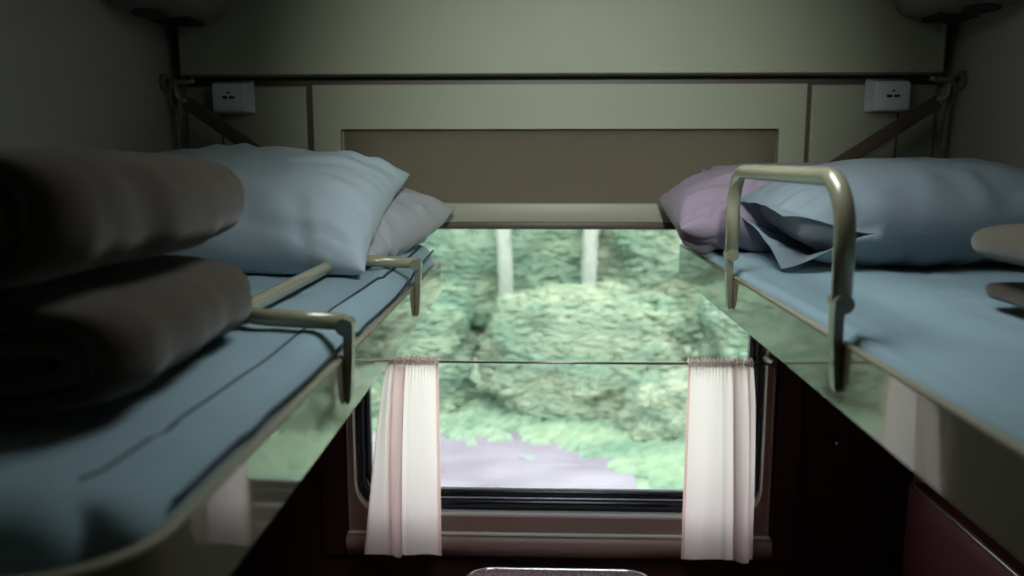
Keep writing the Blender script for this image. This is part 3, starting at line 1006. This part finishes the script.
# ------------------------------------------------------------------ outside: a bank of bushes beside the track
GZ = -1.25
def ground_z(x, y):
    t = max(0, y - 10.5)
    return GZ + .14 * t + .10 * nz(x * .3, y * .3, 2)
b = bmesh.new()
nx, ny = 60, 60
g = [[b.verts.new((-40 + 80 * i / nx, 2.6 + 57 * j / ny, ground_z(-40 + 80 * i / nx, 2.6 + 57 * j / ny))) for j in range(ny + 1)] for i in range(nx + 1)]
for i in range(nx):
    for j in range(ny): b.faces.new((g[i][j], g[i + 1][j], g[i + 1][j + 1], g[i][j + 1]))
obj('ground', b, M['grass'], kind='structure')
b = bmesh.new()
n = 60
g = []
for i in range(n + 1):
    x = -16 + 16.9 * i / n
    ya = 5.6 + .4 * nz(x * .8, 0, 1); yb = 9.1 + .5 * nz(x * .9, 5, 1)
    if x > -.2: ya += (x + .2) * .9; yb -= (x + .2) * .9
    g.append([b.verts.new((x, ya + (yb - ya) * j / 8, ground_z(x, ya + (yb - ya) * j / 8) + .05)) for j in range(9)])
for i in range(n):
    for j in range(8): b.faces.new((g[i][j], g[i + 1][j], g[i + 1][j + 1], g[i][j + 1]))
obj('gravel_path', b, M['gravel'], kind='structure')

def foliage_mesh(name, rx, ry, rz, count, seed, m):
    """a bush of many small leaf sprays, flatter than they are wide"""
    R = np.random.default_rng(seed)
    b = bmesh.new()
    bmesh.ops.create_icosphere(b, subdivisions=1, radius=1)
    bv = np.array([v.co for v in b.verts])
    bf = np.array([[v.index for v in f.verts] for f in b.faces])
    b.free()
    u = R.uniform(-1, 1, count); a = R.uniform(0, 2 * PI, count)
    q = np.sqrt(1 - u * u)
    d = np.stack([q * np.cos(a), q * np.sin(a), u], 1)
    d *= (1 / np.abs(d).max(1, keepdims=True)) ** .55
    lump = np.array([1 + .22 * nz(p[0] * 2.2 + seed, p[1] * 2.2, p[2] * 2.2) + .10 * nz(p[0] * 5 + seed, p[1] * 5, p[2] * 5) for p in d])
    rr = lump * np.sqrt(R.uniform(.84, 1.0, count))
    c = np.stack([rx * d[:, 0] * rr, ry * d[:, 1] * rr, rz * (d[:, 2] * rr + 1)], 1)
    sz = R.uniform(.6, 1.5, (count, 1)) * np.array([[.085, .036, .012]])
    ta, tz = R.normal(0, .10, count), R.uniform(-.45, .45, count)
    V = bv[None] * sz[:, None, :]
    x = V[..., 0] * np.cos(tz)[:, None] - V[..., 1] * np.sin(tz)[:, None]
    y = V[..., 0] * np.sin(tz)[:, None] + V[..., 1] * np.cos(tz)[:, None]
    z = V[..., 2] + x * np.tan(ta)[:, None] - y * .5
    V = (np.stack([x, y, z], 2) + c[:, None, :]).reshape(-1, 3)
    F = (bf[None] + (np.arange(count) * len(bv))[:, None, None]).reshape(-1, 3)
    cb = bmesh.new()
    bmesh.ops.create_icosphere(cb, subdivisions=4, radius=1)
    cv = []
    for v in cb.verts:
        e = np.array(v.co); e = e * (1 / np.abs(e).max()) ** .55
        L_ = .945 * (1 + .22 * nz(e[0] * 2.2 + seed, e[1] * 2.2, e[2] * 2.2) + .10 * nz(e[0] * 5 + seed, e[1] * 5, e[2] * 5))
        cv.append((rx * e[0] * L_, ry * e[1] * L_, rz * (e[2] * L_ + 1)))
    cf = np.array([[v.index for v in f.verts] for f in cb.faces]) + len(V)
    cb.free()
    V = np.concatenate([V, np.array(cv)]); F = np.concatenate([F, cf])
    me = bpy.data.meshes.new(name)
    me.vertices.add(len(V)); me.vertices.foreach_set('co', V.astype(np.float32).ravel())
    me.loops.add(F.size); me.loops.foreach_set('vertex_index', F.astype(np.int32).ravel())
    me.polygons.add(len(F))
    me.polygons.foreach_set('loop_start', np.arange(0, F.size, 3, dtype=np.int32))
    me.polygons.foreach_set('use_smooth', np.ones(len(F), dtype=bool))
    me.update(calc_edges=True)
    me.validate()
    me.materials.append(m)
    return me

kinds = [M['leaf_mid'], M['leaf_pale'], M['leaf_deep']]
shades = ['mid green', 'pale green', 'deep green']
bush_me = [foliage_mesh('foliage', 1.13, .80, .80, 15000, 11 + i, m) for i, m in enumerate(kinds)]
rb = random.Random(5)
ordinal = ['leftmost', 'second from the left', 'third from the left', 'fourth from the left', 'fifth from the left', 'sixth from the left', 'seventh from the left', 'eighth from the left', 'ninth from the left']
def bush(x, y, k, s, label, group, zs=1.0):
    o = bpy.data.objects.new('bush', bush_me[k])
    COL.objects.link(o)
    o.location = (x, y, ground_z(x, y) - .10)
    o.scale = (s, s, s * zs)
    o.rotation_euler.z = rb.choice((0, PI)) + rb.uniform(-.12, .12)
    tag(o, label, 'bush', group)
for row, (rn, y, n, s, dx, sh, ks) in enumerate((('nearest row', 9.85, 7, .97, 2.5, .55, (0, 1, 0, 1, 0, 1, 2)), ('second row', 13.4, 7, 1.3, 3.25, -.7, (1, 0, 1, 0, 1, 0, 1)),
                                 ('third row', 16.8, 7, 1.7, 4.3, .8, (2, 1, 0, 1, 0, 2, 1)), ('farthest row', 21.8, 5, 2.3, 6.0, -1.0, (0, 2, 0, 1, 2)))):
    for i in range(n):
        bush((i - (n - 1) / 2) * dx + sh, y + rb.uniform(-.08, .08), ks[i], s, '%s bush in the %s, %s' % (shades[ks[i]], rn, ordinal[i]), 'bushes in the %s' % rn)
for i, (x, y, kk, s, w) in enumerate(((1.55, 8.9, 1, .52, 'nearest the path end'), (2.95, 8.8, 0, .56, 'just right of the first'), (4.45, 8.8, 1, .6, 'farthest right of the low three'))):
    bush(x, y, kk, s, '%s low bush right of the gravel path, %s' % (shades[kk], w), 'low bushes beside the gravel path', .95)

# tufts of grass that fray the edges of the path: nobody could count them
tr = random.Random(3)
bt = bmesh.new()
n_t = 0
while n_t < 9000:
    x, y = tr.uniform(-6, 6), tr.uniform(6.0, 10.2)
    edge = (8.75 if x < -.2 else 8.75 - (x + .2) * 1.1) + .55 * nz(x * .9, 3) + .35 * nz(x * 3, y * 3)
    near = (5.9 if x < -.2 else 5.9 + (x + .2) * .9)
    if near < y < edge and tr.random() > .006: continue
    z = ground_z(x, y) + .03
    l, w, h = tr.uniform(.05, .13), tr.uniform(.01, .025), tr.uniform(.04, .13)
    a = tr.uniform(-.5, .5)
    dx, dy = math.cos(a) * l, math.sin(a) * l
    vs = [bt.verts.new(p) for p in ((x - dx, y - dy, z), (x + dx, y + dy, z), (x + dx * .5, y + w, z + h), (x - dx * .8, y + w * .5, z + h * .8))]
    bt.faces.new(vs)
    n_t += 1
tag(obj('grass', bt, M['leaf_mid'], smooth=False), 'short pale green grass growing along the gravel path', 'grass', kind='stuff')

def tree(x, y, h, k, label):
    z = ground_z(x, y)
    root = empty('tree', label, 'tree', (x, y, z - .1), group='pale trunked trees beyond the window')
    pts = [(x + .05 * nz(i * .4, x, 3) * i, y, z - .1 + h * i / 8) for i in range(9)]
    obj('trunk', T(pts, .11, n=12), M['bark'], root)
    o = bpy.data.objects.new('crown', bush_me[k])
    COL.objects.link(o); o.parent = root
    o.location = (0, 0, h * .80); o.scale = (.48, 1.0, 1.9)
for (x, y, h, k), w in zip(((-.50, 12.02, 4.6, 0), (.72, 12.0, 4.8, 2), (-3.8, 12.0, 4.6, 0), (4.2, 12.0, 4.6, 1)), ('left of the window centre', 'right of the window centre', 'far to the left', 'far to the right')):
    tree(x, y, h, k, 'pale trunked tree behind the nearest bushes, ' + w)
